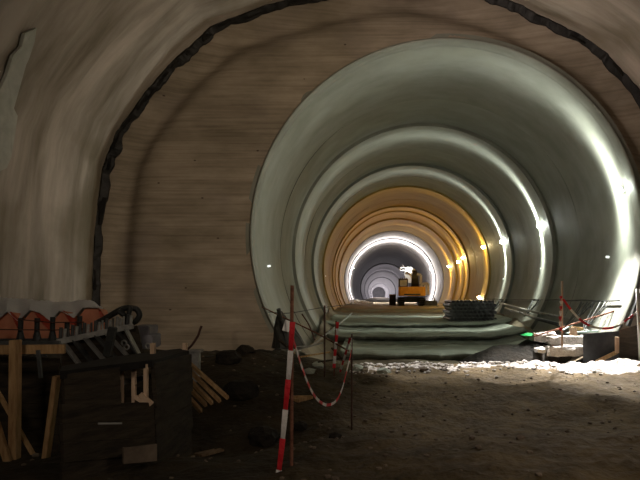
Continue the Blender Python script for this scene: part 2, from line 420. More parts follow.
# ------------------------------------------------------------ pale rubble (stuff)
mb = MB()
def rub(u, v):
    x = lerp(-0.2, 8.9, u); w = lerp(0.22, 0.55, max(0, min(1, (x-2.5)/4.0)))
    yc = 13.55 - 0.35*max(0, (x-4)/3)+0.2*nz(x*.8, 3)
    y = yc + (v-0.5)*2*w*1.7
    h = 0.16*lerp(.45, 1.5, max(0, min(1, (x-3.2)/3)))*math.cos((v-0.5)*PI)
    h = h + 0.08*fbm(x*3, y*3, 3) *1.0
    return Vector((x, y, gz(x, y)+h-0.04))
mb.grid(rub, [i/150 for i in range(151)], [i/16 for i in range(17)])
for i in range(420):
    x = random.uniform(-0.6, 8.6); y = 13.6+random.gauss(0, 0.5)-0.3*max(0, (x-4)/3)
    if y > 14.4: continue
    r = random.uniform(0.015, 0.06)
    mb.stone((x, y, gz(x, y)+r*.4+ (0.07 if abs(y-13.5) < .4 else 0)), r, i)
tag(mb.build('pale_rubble', M['rubble']), 'glaring white band of crushed rubble across the tunnel mouth', 'rubble', kind='stuff')
# stepped heap behind it, right
def slab(cx, cy, cz, sx, sy, sz, seed, m, name, label, cat, n=10, group=None):
    mb = MB(); bm = bmesh.new(); bmesh.ops.create_cube(bm, size=1); bmesh.ops.subdivide_edges(bm, edges=bm.edges[:], cuts=n, use_grid_fill=True)
    for v in bm.verts:
        p = v.co.copy(); q = Vector((p.x*sx, p.y*sy, p.z*sz))
        e = 1-0.16*max(abs(p.x), abs(p.y))**4*1.0
        nn = fbm(q.x*2.2+seed, q.y*2.2, q.z*2.2+seed)
        q = Vector((q.x*e*(1+0.16*nn), q.y*e*(1+0.16*nn), q.z+0.05*fbm(q.x*3+seed, q.y*3)))
        v.co = q+Vector((cx, cy, cz))
    bm.verts.index_update(); mb.add([v.co.copy() for v in bm.verts], [tuple(v.index for v in f.verts) for f in bm.faces]); bm.free()
    return tag(mb.build(name, m, smooth=False), label, cat, group)
q = P(567, 350, 15.2); slab(q.x, q.y, q.z, 1.3, 0.8, 0.28, 3, M['rubble'], 'concrete_lump', 'broad white broken slab, base of the pale stepped heap', 'lump')
q = P(566, 341, 15.4); slab(q.x-.0, q.y, q.z+.03, 1.15, 0.6, 0.22, 9, M['rubble'], 'concrete_lump', 'middle pale block on the broad white slab of the heap', 'lump')
q = P(544, 337, 15.6); slab(q.x, q.y, q.z, 0.75, 0.5, 0.22, 5, M['rubble'], 'concrete_lump', 'pale rounded lump left of the stepped heap', 'lump')
q = P(573, 333, 15.5); slab(q.x, q.y, q.z, 0.18, 0.16, 0.3, 15, M['wood_p'], 'wood_stub', 'short pale square stub standing on the white heap', 'stub', n=3)
q = P(540, 350, 15.0); slab(q.x, q.y, q.z, 0.25, 0.3, 0.10, 11, M['rubble'], 'concrete_lump', 'small flat white chip in dark earth left of the stepped heap', 'lump', n=5)
# dark earth mound under it
mb = MB()
def mound(u, v):
    a = 2*PI*v; r = u; x = 4.7+2.3*r*math.cos(a); y = 15.7+1.0*r*math.sin(a)
    return Vector((x, y, H-2.16+0.80*math.cos(min(1, r)*PI/2)**0.8+0.12*fbm(x*1.6, y*1.6, 2)*(1-r*.5)))
mb.grid(mound, [0.02+0.98*i/22 for i in range(23)], [i/60 for i in range(61)])
tag(mb.build('earth_mound', M['soil_dark'], smooth=True), 'dark earth mound under the white heap at right of the tunnel mouth', 'mound')

# brown clods and stones scattered over the foreground (stuff) + individual bigger stones
mb = MB()
for i in range(900):
    x = random.uniform(-4.2, 6); y = random.uniform(4.2, 13.5)
    if (x > 0.2 and random.random() < .55) or (x < -.8 and random.random() < .6): continue
    r = random.uniform(0.008, 0.04)
    mb.stone((x, y, gz(x, y)+r*.3), r, i+50)
tag(mb.build('gravel', M['stone']), 'small brown gravel and clods strewn over the muddy foreground', 'gravel', kind='stuff')
big = [(318,368,12.6,.14,'tan stone beside the sagging tape, just left of the tall thin rod'),(309,377,11.6,.12,'tan stone below the striped stake, under the tape loop'),(384,372,12.8,.15,'lumpy grey stone at the left end of the white rubble'),(357,365,13.4,.13,'grey stone in front of the lowest step, left end'),(424,372,13.0,.10,'grey stone standing in front of the white rubble band'),(240,398,9.5,.28,'big dark boulder at the right of the leaning planks'),(263,416,8.0,.22,'dark boulder nearer the camera, left of the taped rebar'),(228,372,11.5,.25,'dark rock at the foot of the end wall'),(352,384,11.0,.09,'small brown stone behind the thin rod'),(300,398,8.5,.12,'brown stone just right of the red and white tape'),(335,440,6.2,.08,'small stone low in the foreground right of the rebar'),(520,455,5.6,.05,'pebble low in the right foreground'),(246,366,12.5,.2,'dark rounded rock against the end wall left of the tunnel mouth')]
for i, (px, py, Y, r, lab) in enumerate(big):
    q = P(px, py, Y); q.z = gz(q.x, q.y)+r*.35
    mb = MB(); mb.stone(q, r, i*7+3, .75); tag(mb.build('stone', M['stone' if i in (4,8,11) else 'soil_dark' if i > 3 else 'step'], smooth=False), lab, 'stone')

# ------------------------------------------------------------ pipes: stack of black tubes on the top step
Yp = 25.2
pz0 = H-1.235
dd = 0.196; pr = 0.094; Lp = 2.6
mb = MB(); n = 14
vs = []; 
for (yy, rr) in ((0, pr), (0, pr*.82), (Lp, pr*.82), (Lp, pr)):
    vs += [Vector((rr*math.cos(2*PI*k/n), yy, rr*math.sin(2*PI*k/n))) for k in range(n)]
fs = []
for a in range(4):
    b = (a+1) % 4
    for k in range(n): fs.append((a*n+k, a*n+(k+1)%n, b*n+(k+1)%n, b*n+k))
mb.add(vs, fs)
proto = mb.build('plastic_pipe', [M['pvc'], M['rim']], smooth=False, origin=(0,0,0))
for p in proto.data.polygons:
    if abs(p.normal.y) > .9: p.material_index = 1
tag(proto, 'black plastic pipe in the honeycomb stack on the tunnel steps', 'pipe', 'black pipes stacked on the steps')
first = True; rows = 6
xL = P(449.5, 300, Yp).x
for r_ in range(rows):
    nn = 12 - (r_ % 2)
    for k in range(nn):
        x = xL + dd*(k+0.5*(r_ % 2)) + pr; z = pz0 + pr + r_*dd*0.868
        o = proto if first else proto.copy()
        if not first: COL.objects.link(o)
        first = False; jy = random.uniform(-.05, .05)
        o.location = (x, Yp+jy+0.02*k, z)

# ------------------------------------------------------------ excavator
def excavator():
    Y = 48.0; g = FL(Y)
    cx = P(412, 300, Y).x
    t = empty('excavator', (cx, Y, g), 'yellow excavator seen from behind, parked deep in the tunnel', 'excavator')
    def b(mbx, name, m, par=t, bevel=0.0, smooth=False): return mbx.build(name, m, par, bevel=bevel, smooth=smooth)
    for s in (-1, 1):
        mbx = MB(); x0 = cx+s*0.95-0.27; pr_ = []
        L = 3.4; r = 0.38
        for k in range(9): a = PI/2+PI*k/8; pr_.append((Y+0.38+math.cos(a)*r, g+r+0.01+math.sin(a)*r))
        for k in range(9): a = -PI/2+PI*k/8; pr_.append((Y-0.38+L+math.cos(a)*r, g+r+0.01+math.sin(a)*r))
        v = [Vector((x0, y, z)) for y, z in pr_]+[Vector((x0+.54, y, z)) for y, z in pr_]; n = len(pr_)
        mbx.add(v, [tuple(range(n))[::-1], tuple(range(n, 2*n))]+[(i, (i+1)%n, n+(i+1)%n, n+i) for i in range(n)])
        tr = b(mbx, 'track', M['tar'])
        for k in range(10):
            mbx = MB(); mbx.box((x0+.27, Y+0.35+0.3*k, g+0.79), (.56, .1, .05)); b(mbx, 'track_shoe', M['pvc'], tr)
        for k in range(3):
            mbx = MB(); mbx.box((x0+.27, Y-0.01, g+0.2+0.2*k), (.56, .06, .08)); b(mbx, 'track_shoe', M['pvc'], tr)
    mbx = MB(); mbx.box((cx, Y+1.6, g+0.6), (1.4, 1.8, .5)); b(mbx, 'undercarriage', M['steel'], bevel=.04)
    # rounded counterweight
    mbx = MB(); zt = P(0, 286.8, Y).z; zb = P(0, 296.6, Y).z; w = 1.22
    pts = [(-w, .5), (-w, .12), (-w+.12, 0), (w-.12, 0), (w, .12), (w, .5)]
    n = len(pts); pts2 = [(x, y+1.1 if y >= .5 else y) for x, y in pts]
    v = [Vector((cx+x, Y-.3+y, z)) for z in (zb+.06, zt) for x, y in pts2]
    mbx.add(v, [tuple(range(n)), tuple(range(n, 2*n))[::-1]]+[(i, (i+1)%n, n+(i+1)%n, n+i) for i in range(n)])
    cw = b(mbx, 'counterweight', M['yellow'], bevel=.04)
    mbx = MB(); mbx.box((cx, Y-.31, lerp(zb, zt, .22)), (1.5, .03, .12)); b(mbx, 'bumper_stripe', M['steel'], cw)
    mbx = MB(); mbx.box((cx+.45, Y+1.9, g+1.35), (1.5, 1.8, .9)); b(mbx, 'engine_cover', M['yellow'], bevel=.05)
    # cab
    ca = P(399.2, 279, Y); cb = P(408.3, 287, Y); xa, xb = ca.x, cb.x; z0 = zt-.05; z1 = ca.z
    mbx = MB(); yy0, yy1 = Y+.5, Y+1.9
    for x in (xa+.05, xb-.05):
        for y in (yy0, yy1): mbx.box((x, y, (z0+z1)/2), (.1, .1, z1-z0))
    mbx.box(((xa+xb)/2, (yy0+yy1)/2, z1), (xb-xa, yy1-yy0+.1, .1)); mbx.box(((xa+xb)/2, yy0, z0+.06), (xb-xa, .08, .14))
    mbx.box((xa+.05, (yy0+yy1)/2, z0+.35), (.06, yy1-yy0, .7))
    cab = b(mbx, 'cab', M['steel'])
    mbx = MB(); mbx.box(((xa+xb)/2, yy0+.02, z0+.42), (xb-xa-.2, .03, .5)); b(mbx, 'cab_window', M['glass'], cab)
    for k in range(3):
        pass
    for k in range(4):
        mbx = MB(); mbx.box((xa+.12+.2*k, yy0, z1+.08), (.08, .08, .12)); b(mbx, 'work_lamp', M['steel'], cab)
    # boom: rises from centre, seen from behind as a tapering dark mass
    def plate(pts, w0, name, m, yb=0):
        mbx = MB()
        for (a, w0_), (c, w1_) in zip(pts, pts[1:]):
            vs = []
            for (p, w_) in ((a, w0_), (c, w1_)):
                for sx in (-1, 1):
                    for sy in (-1, 1): vs.append(p+Vector((sx*w_/2, 0, sy*.22)))
            mbx.add(vs, [(0,1,3,2),(4,6,7,5),(0,4,5,1),(2,3,7,6),(0,2,6,4),(1,5,7,3)])
        return b(mbx, name, m, bevel=.02)
    def Q(px, py, dy): return P(px, py, Y+dy)
    plate([(Q(415, 286, 1.8), .75), (Q(415, 279, 3.2), .62), (Q(415, 272.5, 4.6), .34)], 0, 'boom', M['tar'])
    st = plate([(Q(415, 273, 4.7), .34), (Q(409, 269, 5.4), .55), (Q(407, 272, 6.2), .6), (Q(410, 281, 7.2), .55)], 0, 'stick', M['white'])
    mbx = MB(); mbx.tube(catmull([Q(406,268,5.6), Q(402,267.5,5.6), Q(399.5,269,5.6), Q(402,270.5,5.6), Q(405.5,270.3,5.6)], 5), .06, 6); b(mbx, 'hydraulic_hose', M['white'], st)
    mbx = MB(); mbx.tube(catmull([Q(402.5,264.5,5.6), Q(404,267,5.6)], 5), .05, 6); b(mbx, 'hydraulic_hose', M['steel_l'], st)
    mbx = MB()
    for a, c in (((417,274),(421,275)), ((421,275),(420.5,284)), ((420.5,284),(428,283.5)), ((428,283.5),(428.5,295)), ((425,284),(425.5,295)), ((421,285),(423,289))):
        mbx.bar(Q(*a, 2.6), Q(*c, 2.6), .22, .12, up=(0,1,0))
    b(mbx, 'side_frame', M['white'])
    return t
excavator()
l = bpy.data.lights.new('machine_fill', 'SPOT'); l.energy = 900; l.spot_size = math.radians(40); l.spot_blend = .4; l.shadow_soft_size = .1  # unseen spot added to brighten the excavator's stick
o = bpy.data.objects.new('machine_fill', l); COL.objects.link(o); A_ = P(399, 262, 51.5); B_ = P(409, 274, 54); o.location = A_; o.rotation_euler = (B_-A_).to_track_quat('-Z', 'Y').to_euler()
mb = MB()
for i in range(70):
    q = P(random.uniform(349, 372), 303, random.uniform(58, 62)); r = random.uniform(.16, .45)*(1.2-abs(q.x-P(354,0,60).x)/2.5); q.z = FL(60)+r*.3
    mb.stone(q, max(.08, r), i+9)
tag(mb.build('pale_rubble', M['rubble']), 'small white rubble heap at left foot of the brilliant white ring', 'rubble', kind='stuff')
# drum and crate beside the machine
q = P(392.5, 303.5, 50); q.z = FL(q.y)
t = empty('tool_chest', q, 'brown crate left of the yellow excavator', 'crate')
mb = MB(); mb.box(q+Vector((0,0,.52)), (.62,.6,1.0)); mb.build('body', M['wood_d'], t, bevel=.03)
mb = MB(); mb.box(q+Vector((0,0,1.04)), (.7,.66,.08)); mb.build('lid', M['wood'], t, bevel=.02)
q = P(431, 303, 47); q.z = FL(q.y)
t = empty('pump_unit', q, 'low dark machine right of the yellow excavator', 'machine')
mb = MB(); mb.box(q+Vector((0,0,.3)), (1.1,.7,.45)); mb.build('body', M['steel'], t, bevel=.06)
mb = MB(); mb.box(q+Vector((0,0,.04)), (1.3,.8,.08)); mb.build('skid', M['steel_l'], t)
mb = MB(); mb.tube([q+Vector((.3,0,.5)), q+Vector((.3,0,.8))], .06); mb.build('exhaust', M['steel'], t)

# ------------------------------------------------------------ tunnel lamps
def profile_light(name, loc, power, color, ny=0.145, base=0.012, size=0.12, yc=0.0):
    l = bpy.data.lights.new(name, 'POINT'); l.energy = power; l.color = color; l.shadow_soft_size = size
    l.use_nodes = True; nt = l.node_tree; N = nt.nodes; L = nt.links
    em = N['Emission'] if 'Emission' in N else [x for x in N if x.type == 'EMISSION'][0]
    tc = N.new('ShaderNodeTexCoord'); sp = N.new('ShaderNodeSeparateXYZ'); L.new(tc.outputs['Normal'], sp.inputs[0])
    def ma(op, a, b=None):
        n = N.new('ShaderNodeMath'); n.operation = op
        for i, q_ in enumerate((a, b)):
            if q_ is None: continue
            if isinstance(q_, (int, float)): n.inputs[i].default_value = q_
            else: L.new(q_, n.inputs[i])
        return n.outputs[0]
    d = ma('DIVIDE', ma('SUBTRACT', sp.outputs['Y'], yc), ny)
    g = ma('EXPONENT', ma('MULTIPLY', ma('MULTIPLY', d, d), -1.0))
    L.new(ma('ADD', g, base), em.inputs['Strength'])
    o = bpy.data.objects.new(name, l); COL.objects.link(o); o.location = loc
    return o
def wall_lamp(px, py, power, color, glass, label, Y=None, off=0.6, **kw):
    # find where the sight line meets the bore wall
    if Y is None:
        Y = 14.6
        while Y < 80:
            q = P(px, py, Y)
            if math.hypot(q.x-CX, q.z-CZ) >= R0-0.14: break
            Y += 0.05
    q = P(px, py, Y); rad = Vector((q.x-CX, 0, q.z-CZ)); rl = rad.length; rad.normalize()
    w = Vector((CX, Y, CZ))+rad*(R0-0.02); c = Vector((CX, Y, CZ))+rad*(R0-0.14)
    t = empty('wall_lamp', w, label, 'lamp', None)
    tn = Vector((-rad.z, 0, rad.x)); Rm = Matrix((tn, Vector((0,1,0)), -rad)).transposed()
    mb = MB(); mb.bar(w+rad*.03, c, .04, .04); mb.build('bracket', M['steel'], t)
    mb = MB(); mb.box(c, (.26, .14, .10), Rm); mb.build('housing', M['steel_l'], t, bevel=.01)
    mb = MB(); mb.stone(c-rad*.08-Vector((0,.14,0)), .12, 0, .95); mb.build('lamp_glass', glass, t, smooth=True)
    lo = Vector((CX, Y, CZ))+rad*(R0-0.14-off)
    l = profile_light('lamp_light', (0,0,0), power, color, **kw); l.parent = t; l.location = lo-w+Vector((0,.35 if Y < 60 else 0,0))
    return t
GW = (0.94, 1.0, 0.92); YW = (1.0, 0.70, 0.22)
names = [(620,190,'nearest bright wall lamp, on the right edge of the tunnel mouth',950,GW,'w'),
 (541,226,'second wall lamp from the tunnel mouth, white glare on right wall',1500,GW,'w'),
 (503,242,'third wall lamp from the mouth, last of the white ones',1400,GW,'w'),
 (484,247,'dim wall lamp at the start of the amber stretch',330,YW,'y'),
 (463.5,257.5,'amber wall lamp, uppermost of the three close together',700,YW,'y'),
 (458.7,262,'amber wall lamp, middle of the three close together',500,YW,'y'),
 (449.2,266.5,'amber wall lamp, lowest and farthest of the three',900,YW,'y')]
for px, py, lab, pw, c, g in names:
    wall_lamp(px, py, pw, c, M['lamp_'+g], lab, **(dict(off=1.0, ny=.22) if px > 600 else dict(base=.12) if g == 'y' else {}))
wall_lamp(480, 298, 60, (1,.9,.6), M['lamp_y'], 'bright lamp low by the floor behind the pipe stack', off=.2)
# the glaring ring far inside
for px, py, lab in ((434.5,268,'glaring lamp on right wall of the brilliant white ring'),(353.5,268,'glaring lamp on left wall of the brilliant white ring')):
    wall_lamp(px, py, 11000, (1,.95,.85), M['lamp_w'], lab, Y=65.5, ny=0.42, base=0.004)
# far stretch: unseen point lights added along the axis
for Y, pw in [(84,45),(98,60)]+[(119+18*k, 330+110*k) for k in range(14)]:
    l = profile_light('far_fill', (CX, Y, CZ), pw, (1.0,.94,.98), ny=9, base=.1, size=.4)
# white reflector studs
for px, py, lab in ((607,257,'tiny white reflector on right wall below the nearest lamp'),(541,268.5,'tiny white reflector on right wall below the second lamp'),(503.5,279,'tiny white reflector on right wall below the third lamp'),(269.5,266,'tiny white reflector on the left wall by the mouth'),(325.5,276,'tiny white reflector on the left wall, farther in')):
    Y = 14.6
    while Y < 80:
        q = P(px, py, Y)
        if math.hypot(q.x-CX, q.z-CZ) >= R0-0.07: break
        Y += 0.05
    mb = MB(); rad = Vector((q.x-CX, 0, q.z-CZ)).normalized(); mb.tube([q+rad*.06, q-rad*.03], .036 if px > 400 else .03, 8)
    tag(mb.build('wall_reflector', M['marker']), lab, 'reflector')

# ------------------------------------------------------------ cable line on the right wall
def wall_pt(Y, z, inn=0.06, side=1):
    return Vector((CX+side*math.sqrt((R0-inn)**2-(z-CZ)**2), Y, z))
mb = MB(); pts = []
for i in range(60):
    Y = 15+18*i/59; pts.append(wall_pt(Y, H-0.10-0.025*abs(math.sin(i*.37))-0.02*Y/10, .10))
mb.tube(pts, .025, 6); tag(mb.build('wall_cable', M['hose']), 'black cable strung low along the right tunnel wall', 'cable')
lab = ['pale tangled cable loops hanging below the second lamp on right wall', 'cable loops hanging below the third lamp on right wall', 'jumble of grey cable loops on right wall behind the sagging tape', 'grey hose loop on right wall just left of the white post']
for j, (Y, n) in enumerate(((22.2, 4), (28.5, 4), (16.9, 5), (15.9, 3))):
    mb = MB()
    for k in range(n):
        ya = Y+random.uniform(-.6, .2); yb_ = Y+random.uniform(.0, .7); dip = random.uniform(.35, .85)
        pts = []
        for i in range(13):
            t = i/12; pts.append(wall_pt(lerp(ya, yb_, t), H-0.2-dip*math.sin(PI*t)+.03*math.sin(i*3+k), .14+.15*math.sin(PI*t)+.03*k))
        mb.tube(pts, .009+.006*(k % 3), 6)
    tag(mb.build('cable_loops', M['steel'], smooth=True), lab[j], 'cable')
# bench of poles along the right foot of the wall
for j, (a, b_, r, m, lb) in enumerate((((500,303,27),(585,322,16.5),.05,'steel_l','grey pole lying along the foot of the right wall'),((520,312,22),(560,325,17),.06,'steel','dark pipe lying beside the grey pole on the right'),((505,308,25.5),(588,331,16.0),.045,'steel_l','lower grey pole sloping towards the white heap'))):
    A = P(*a); B = P(*b_); mb = MB(); mb.tube([A, A.lerp(B, .5)+Vector((0,0,-.05)), B], r, 8); tag(mb.build('steel_pole', M[m], smooth=True), lb, 'pole')
# green plastic scrap, boards
A = P(529, 335, 15.6)
mb = MB(); mb.grid(lambda u, v: A+Vector(((u-.5)*.42, (v-.5)*.5, .07*math.sin(u*PI)*math.sin(v*PI)+.02*nz(u*4, v*4))), [i/8 for i in range(9)], [i/8 for i in range(9)])
mb.grid(lambda u, v: A+Vector(((u-.5)*.42, (v-.5)*.5, -.02)), [0,1], [0,1])
tag(mb.build('plastic_scrap', M['green']), 'crumpled bright green plastic scrap left of the white heap', 'scrap')
for (a, b_, w, t_, m, nm, lb) in (((534,336.5,15.3),(640,303,15.3),.05,.04,'rust','timber_rail','long thin wooden rail slanting up right past the white heap'),
    ((563,330,15.8),(572,325,15.8),.12,.03,'cyan','foam_board','small pale blue board leaning on the slanting rail'),
    ((571,328,15.9),(583,329,15.9),.12,.10,'wood','timber_offcut','tan timber offcut beside the pale blue board'),
    ((566,333,15.7),(600,331,15.7),.10,.05,'cyan','foam_board','long pale blue board lying under the slanting rail')):
    mb = MB(); mb.bar(P(*a), P(*b_), w, t_); tag(mb.build(nm, M[m], bevel=.004), lb, 'board' if 'board' in nm else 'timber')

# right-edge timber box with dark panels
t = empty('formwork_box', (P(615,372,13.9).x, 14.0, H-2.0), 'dark panelled formwork box at the right edge behind the white post', 'formwork')
def quad_panel(pxs, th, nm, m, par=None):
    v = [P(*p) for p in pxs]; n = (v[1]-v[0]).cross(v[2]-v[0]).normalized()*th
    mb = MB(); mb.add(v+[q+n for q in v], [(0,1,2,3),(7,6,5,4)]+[(i,(i+1)%4,4+(i+1)%4,4+i) for i in range(4)])
    return mb.build(nm, M[m], par)
quad_panel([(583,334,14.25),(619,331,13.95),(619,372,13.95),(583,366,14.25)], .05, 'side_panel', 'pvc', t)
quad_panel([(619,330,13.85),(662,318,13.1),(662,378,13.1),(619,372,13.85)], .05, 'front_panel', 'wood_d', t)
mb = MB(); mb.bar(P(617,337,13.75), P(617,353,13.75), .09, .06); mb.build('post', M['wood_p'], t)
mb = MB(); mb.bar(P(596,362,13.85), P(617,352,13.8), .10, .03, up=(0,1,0)); mb.build('brace', M['wood'], t)
mb = MB(); mb.bar(P(619,345,13.9), P(660,346,13.2), .05, .05); mb.build('rail', M['steel'], t)
mb = MB(); mb.bar(P(628,372,12.9), P(652,357,12.6), .10, .05); tag(mb.build('timber_plank', M['wood_p'], bevel=.005), 'pale plank end lying on white rubble at the right edge', 'plank')
mb = MB(); mb.bar(P(628,326,14.0), P(648,274,14.0), .10, .08); tag(mb.build('steel_strut', M['steel']), 'dark leaning strut beside the white post at the right edge', 'strut')

# ------------------------------------------------------------ posts, rebar stakes
def stake(a, b_, r, m, name, label, cat='stake', n=7, pts=None):
    mb = MB(); p = [P(*a), P(*b_)] if pts is None else [P(*q) for q in pts]
    p2 = []
    for i in range(len(p)-1):
        for k in range(6): p2.append(p[i].lerp(p[i+1], k/6)+Vector((.004*nz(i+k*.9, r*90), 0, 0)))
    p2.append(p[-1]); mb.tube(p2, r, n); return tag(mb.build(name, M[m], smooth=True), label, cat)
Yr = 4.7
stake((292,285.5,Yr), (291.5,492,Yr), .0165, 'rust', 'rebar_stake', 'tall rusty rebar stake in the near foreground beside the red tape')
stake((351.7,334,7.4), (351.7,430,7.4), .013, 'rustd', 'rebar_stake', 'thin dark rebar stake where the sagging tape ends')
stake((324.6,305.5,10.2), (324.6,377,10.2), .018, 'rustd', 'rebar_stake', 'dark rebar stake behind, in the left corner of the tunnel mouth')
stake((562,281,13.2), (562,347,13.2), .026, 'wood_p', 'rebar_stake', 'tall pale brown stake before the right wall with tape tied on')
stake((637.5,289,13.3), (641,365,13.3), .045, 'white', 'white_post', 'white post at the right edge holding the sagging tape', 'post')
stake(None, None, .016, 'rustd', 'bent_rebar', 'thin bent rebar curving up above the dark plank box', 'rebar', pts=[(184,353,6.9),(192,345,6.9),(198,336,6.9),(201.5,326,6.9)])
# thin rods and ropes left of the mouth
def rope(pxs, r, m, name, label, cat, n=6):
    mb = MB(); mb.tube(catmull([P(*q) for q in pxs], 6), r, n); return tag(mb.build(name, M[m], smooth=True), label, cat)
rope([(262,307,13.2),(285,318,12.4),(300,325,11.9),(322,336,11.2),(349,351,10.0)], .016, 'rust', 'pole_rope', 'rusty rod slanting down from the end wall behind the rebar stakes', 'rod')
rope([(296,347,12),(312,345,12.5),(325,335,13),(338,325,14),(352,313,16)], .02, 'steel_l', 'pale_hose', 'pale hose rising from debris into the left of the tunnel', 'hose')
rope([(268,312,14.2),(290,313,15),(320,308,17),(352,304,20)], .014, 'hose', 'guide_wire', 'thin wire running back along the left tunnel wall', 'wire')
rope([(302,314,14.7),(309,325,14.5),(315,340,14.3)], .02, 'rustd', 'thin_rod', 'short dark rod leaning on the left tunnel wall', 'rod')
# dark bundle
t0 = P(281,352,12.6); t0.z = gz(t0.x, t0.y)
t = empty('plastic_bundle', t0, 'slumped dark plastic bundle left of the tunnel mouth behind the tape', 'bundle')
mb = MB()
bp_ = [(280,311,.05),(282,318,.13),(284,327,.24),(287,338,.34),(290,348,.42)]
n = 16; vs = []
for i, (px, py, r) in enumerate(bp_):
    c = P(px, py, 12.7)
    for k in range(n):
        a = 2*PI*k/n; rr = r*(1+.3*nz(math.cos(a)*2+i, math.sin(a)*2, i*.7)); vs.append(c+Vector((rr*math.cos(a), rr*math.sin(a)*.7, .04*nz(k, i))))
fs = [(i*n+k, i*n+(k+1)%n, (i+1)*n+(k+1)%n, (i+1)*n+k) for i in range(len(bp_)-1) for k in range(n)]+[tuple(range(n)), tuple((len(bp_)-1)*n+k for k in range(n))[::-1]]
mb.add(vs, fs); mb.build('bundle_body', M['hose'], t, smooth=False)
mb = MB(); mb.tube([P(281,320,12.4), P(278.5,309,12.3)], .05, 8); mb.build('neck', M['hose'], t)
mb = MB(); mb.box(P(287,326,12.42), (.16,.03,.26), Matrix.Rotation(.3, 3, 'Y')); mb.build('label_sheet', M['fleece'], t)
mb = MB(); mb.bar(P(288,347,11.5), P(279,340,11.6), .09, .04); tag(mb.build('timber_offcut', M['wood_d']), 'dark offcut lying at the foot of the plastic bundle', 'timber')
# light branches of debris at foot of the left wall
for j in range(16):
    pass
deb = [((296,350),(322,343),.035,'steel_l','pale bent strip in the debris at left of the mouth'),((300,357),(330,352),.03,'wood','tan stick in the debris below the pale bent strip'),((318,362),(352,357),.03,'wood_d','dark stick in debris behind the thin stakes'),((285,379),(312,372),.05,'wood','tan plank on the ground behind the tape loop'),((296,400),(309,392),.06,'wood','short board lying under the sagging tape'),((332,348),(344,361),.03,'rustd','rusty rod end poking from debris by the striped stake')]
for (a, b_, w, m, lb) in deb:
    Y = 12.2 if a[1] < 370 else 9.5
    A = P(*a, Y); B = P(*b_, Y+.3); A.z = max(A.z, gz(A.x, A.y)+.03); B.z = max(B.z, gz(B.x, B.y)+.03)
    if a[1] > 370: A.z = gz(A.x, A.y)+.03; B.z = gz(B.x, B.y)+.04
    mb = MB(); mb.bar(A, B, w*2, w); tag(mb.build('debris_stick', M[m]), lb, 'stick')

# ------------------------------------------------------------ red/white barrier tape
def tape(pxs, w, name, label, side=(1,0,0), seg=0.30, twist=0.12, n=14):
    pts = catmull([P(*q) for q in pxs], n)
    # split into alternating colour runs
    runs = []; cur = [pts[0]]; L = 0
    for a, b_ in zip(pts, pts[1:]):
        cur.append(b_); L += (b_-a).length
        if L >= seg: runs.append(cur); cur = [b_]; L = 0
    if len(cur) > 1: runs.append(cur)
    root = empty(name, pts[0], label, 'tape')
    for i, r in enumerate(runs):
        if len(r) < 2: continue
        mb = MB(); mb.ribbon(r, w, side, twist); 
        o = mb.build('red_band' if i % 2 == 0 else 'white_band', M['tape_r' if i % 2 == 0 else 'tape_w'], root)
    return root
# near crumpled strand tied to the rusty stake
tape([(292.5,322,Yr-.03),(291,345,Yr-.04),(289,372,Yr-.05),(286.5,398,Yr-.07),(284,425,Yr-.08),(281.5,450,Yr-.1),(277,486,Yr-.12)], .05, 'barrier_tape', 'crumpled red and white tape hanging down the tall rusty rebar', seg=.25, twist=.04)
tape([(293,338,Yr),(297,352,4.9),(303,370,5.3),(310,388,5.7),(318,400,6.1),(327,405,6.5),(336,401,6.8),(342,389,7.0),(347,370,7.2),(351,352,7.35),(351.5,338,7.4)], .036, 'barrier_tape', 'red and white tape sagging between tall rebar and thin stake', seg=.16, twist=.02, side=(0,0,1))
tape([(337.5,322,10.6),(336.8,335,10.6),(335.5,348,10.55),(334,368,10.5)], .06, 'barrier_tape', 'striped tape wound on the short stake at left of the mouth', seg=.13, twist=.1)
stake((336,321,10.62), (334,376,10.62), .016, 'rust', 'rebar_stake', 'short stake wrapped in striped tape at left of the mouth')
tape([(350,338,7.42),(346,352,7.7),(340,372,8.2)], .03, 'barrier_tape', 'tape tail falling from the thin stake towards the striped one', seg=.14, twist=.1)
tape([(561,296,13.15),(561,306,13.13),(560.3,318,13.12),(560.6,331,13.1)], .07, 'barrier_tape', 'twisted tape tail hanging straight down the tall right stake', seg=.12, twist=.35)
tape([(563,299,13.15),(572,311,13.1),(582,321,13.05),(592,326.5,13.0),(605,328.5,13.0),(617,326,13.05),(628,319,13.1),(637,312,13.2)], .055, 'barrier_tape', 'red and white tape sagging from right stake to white post', seg=.30, twist=.02, side=(0,0,1))

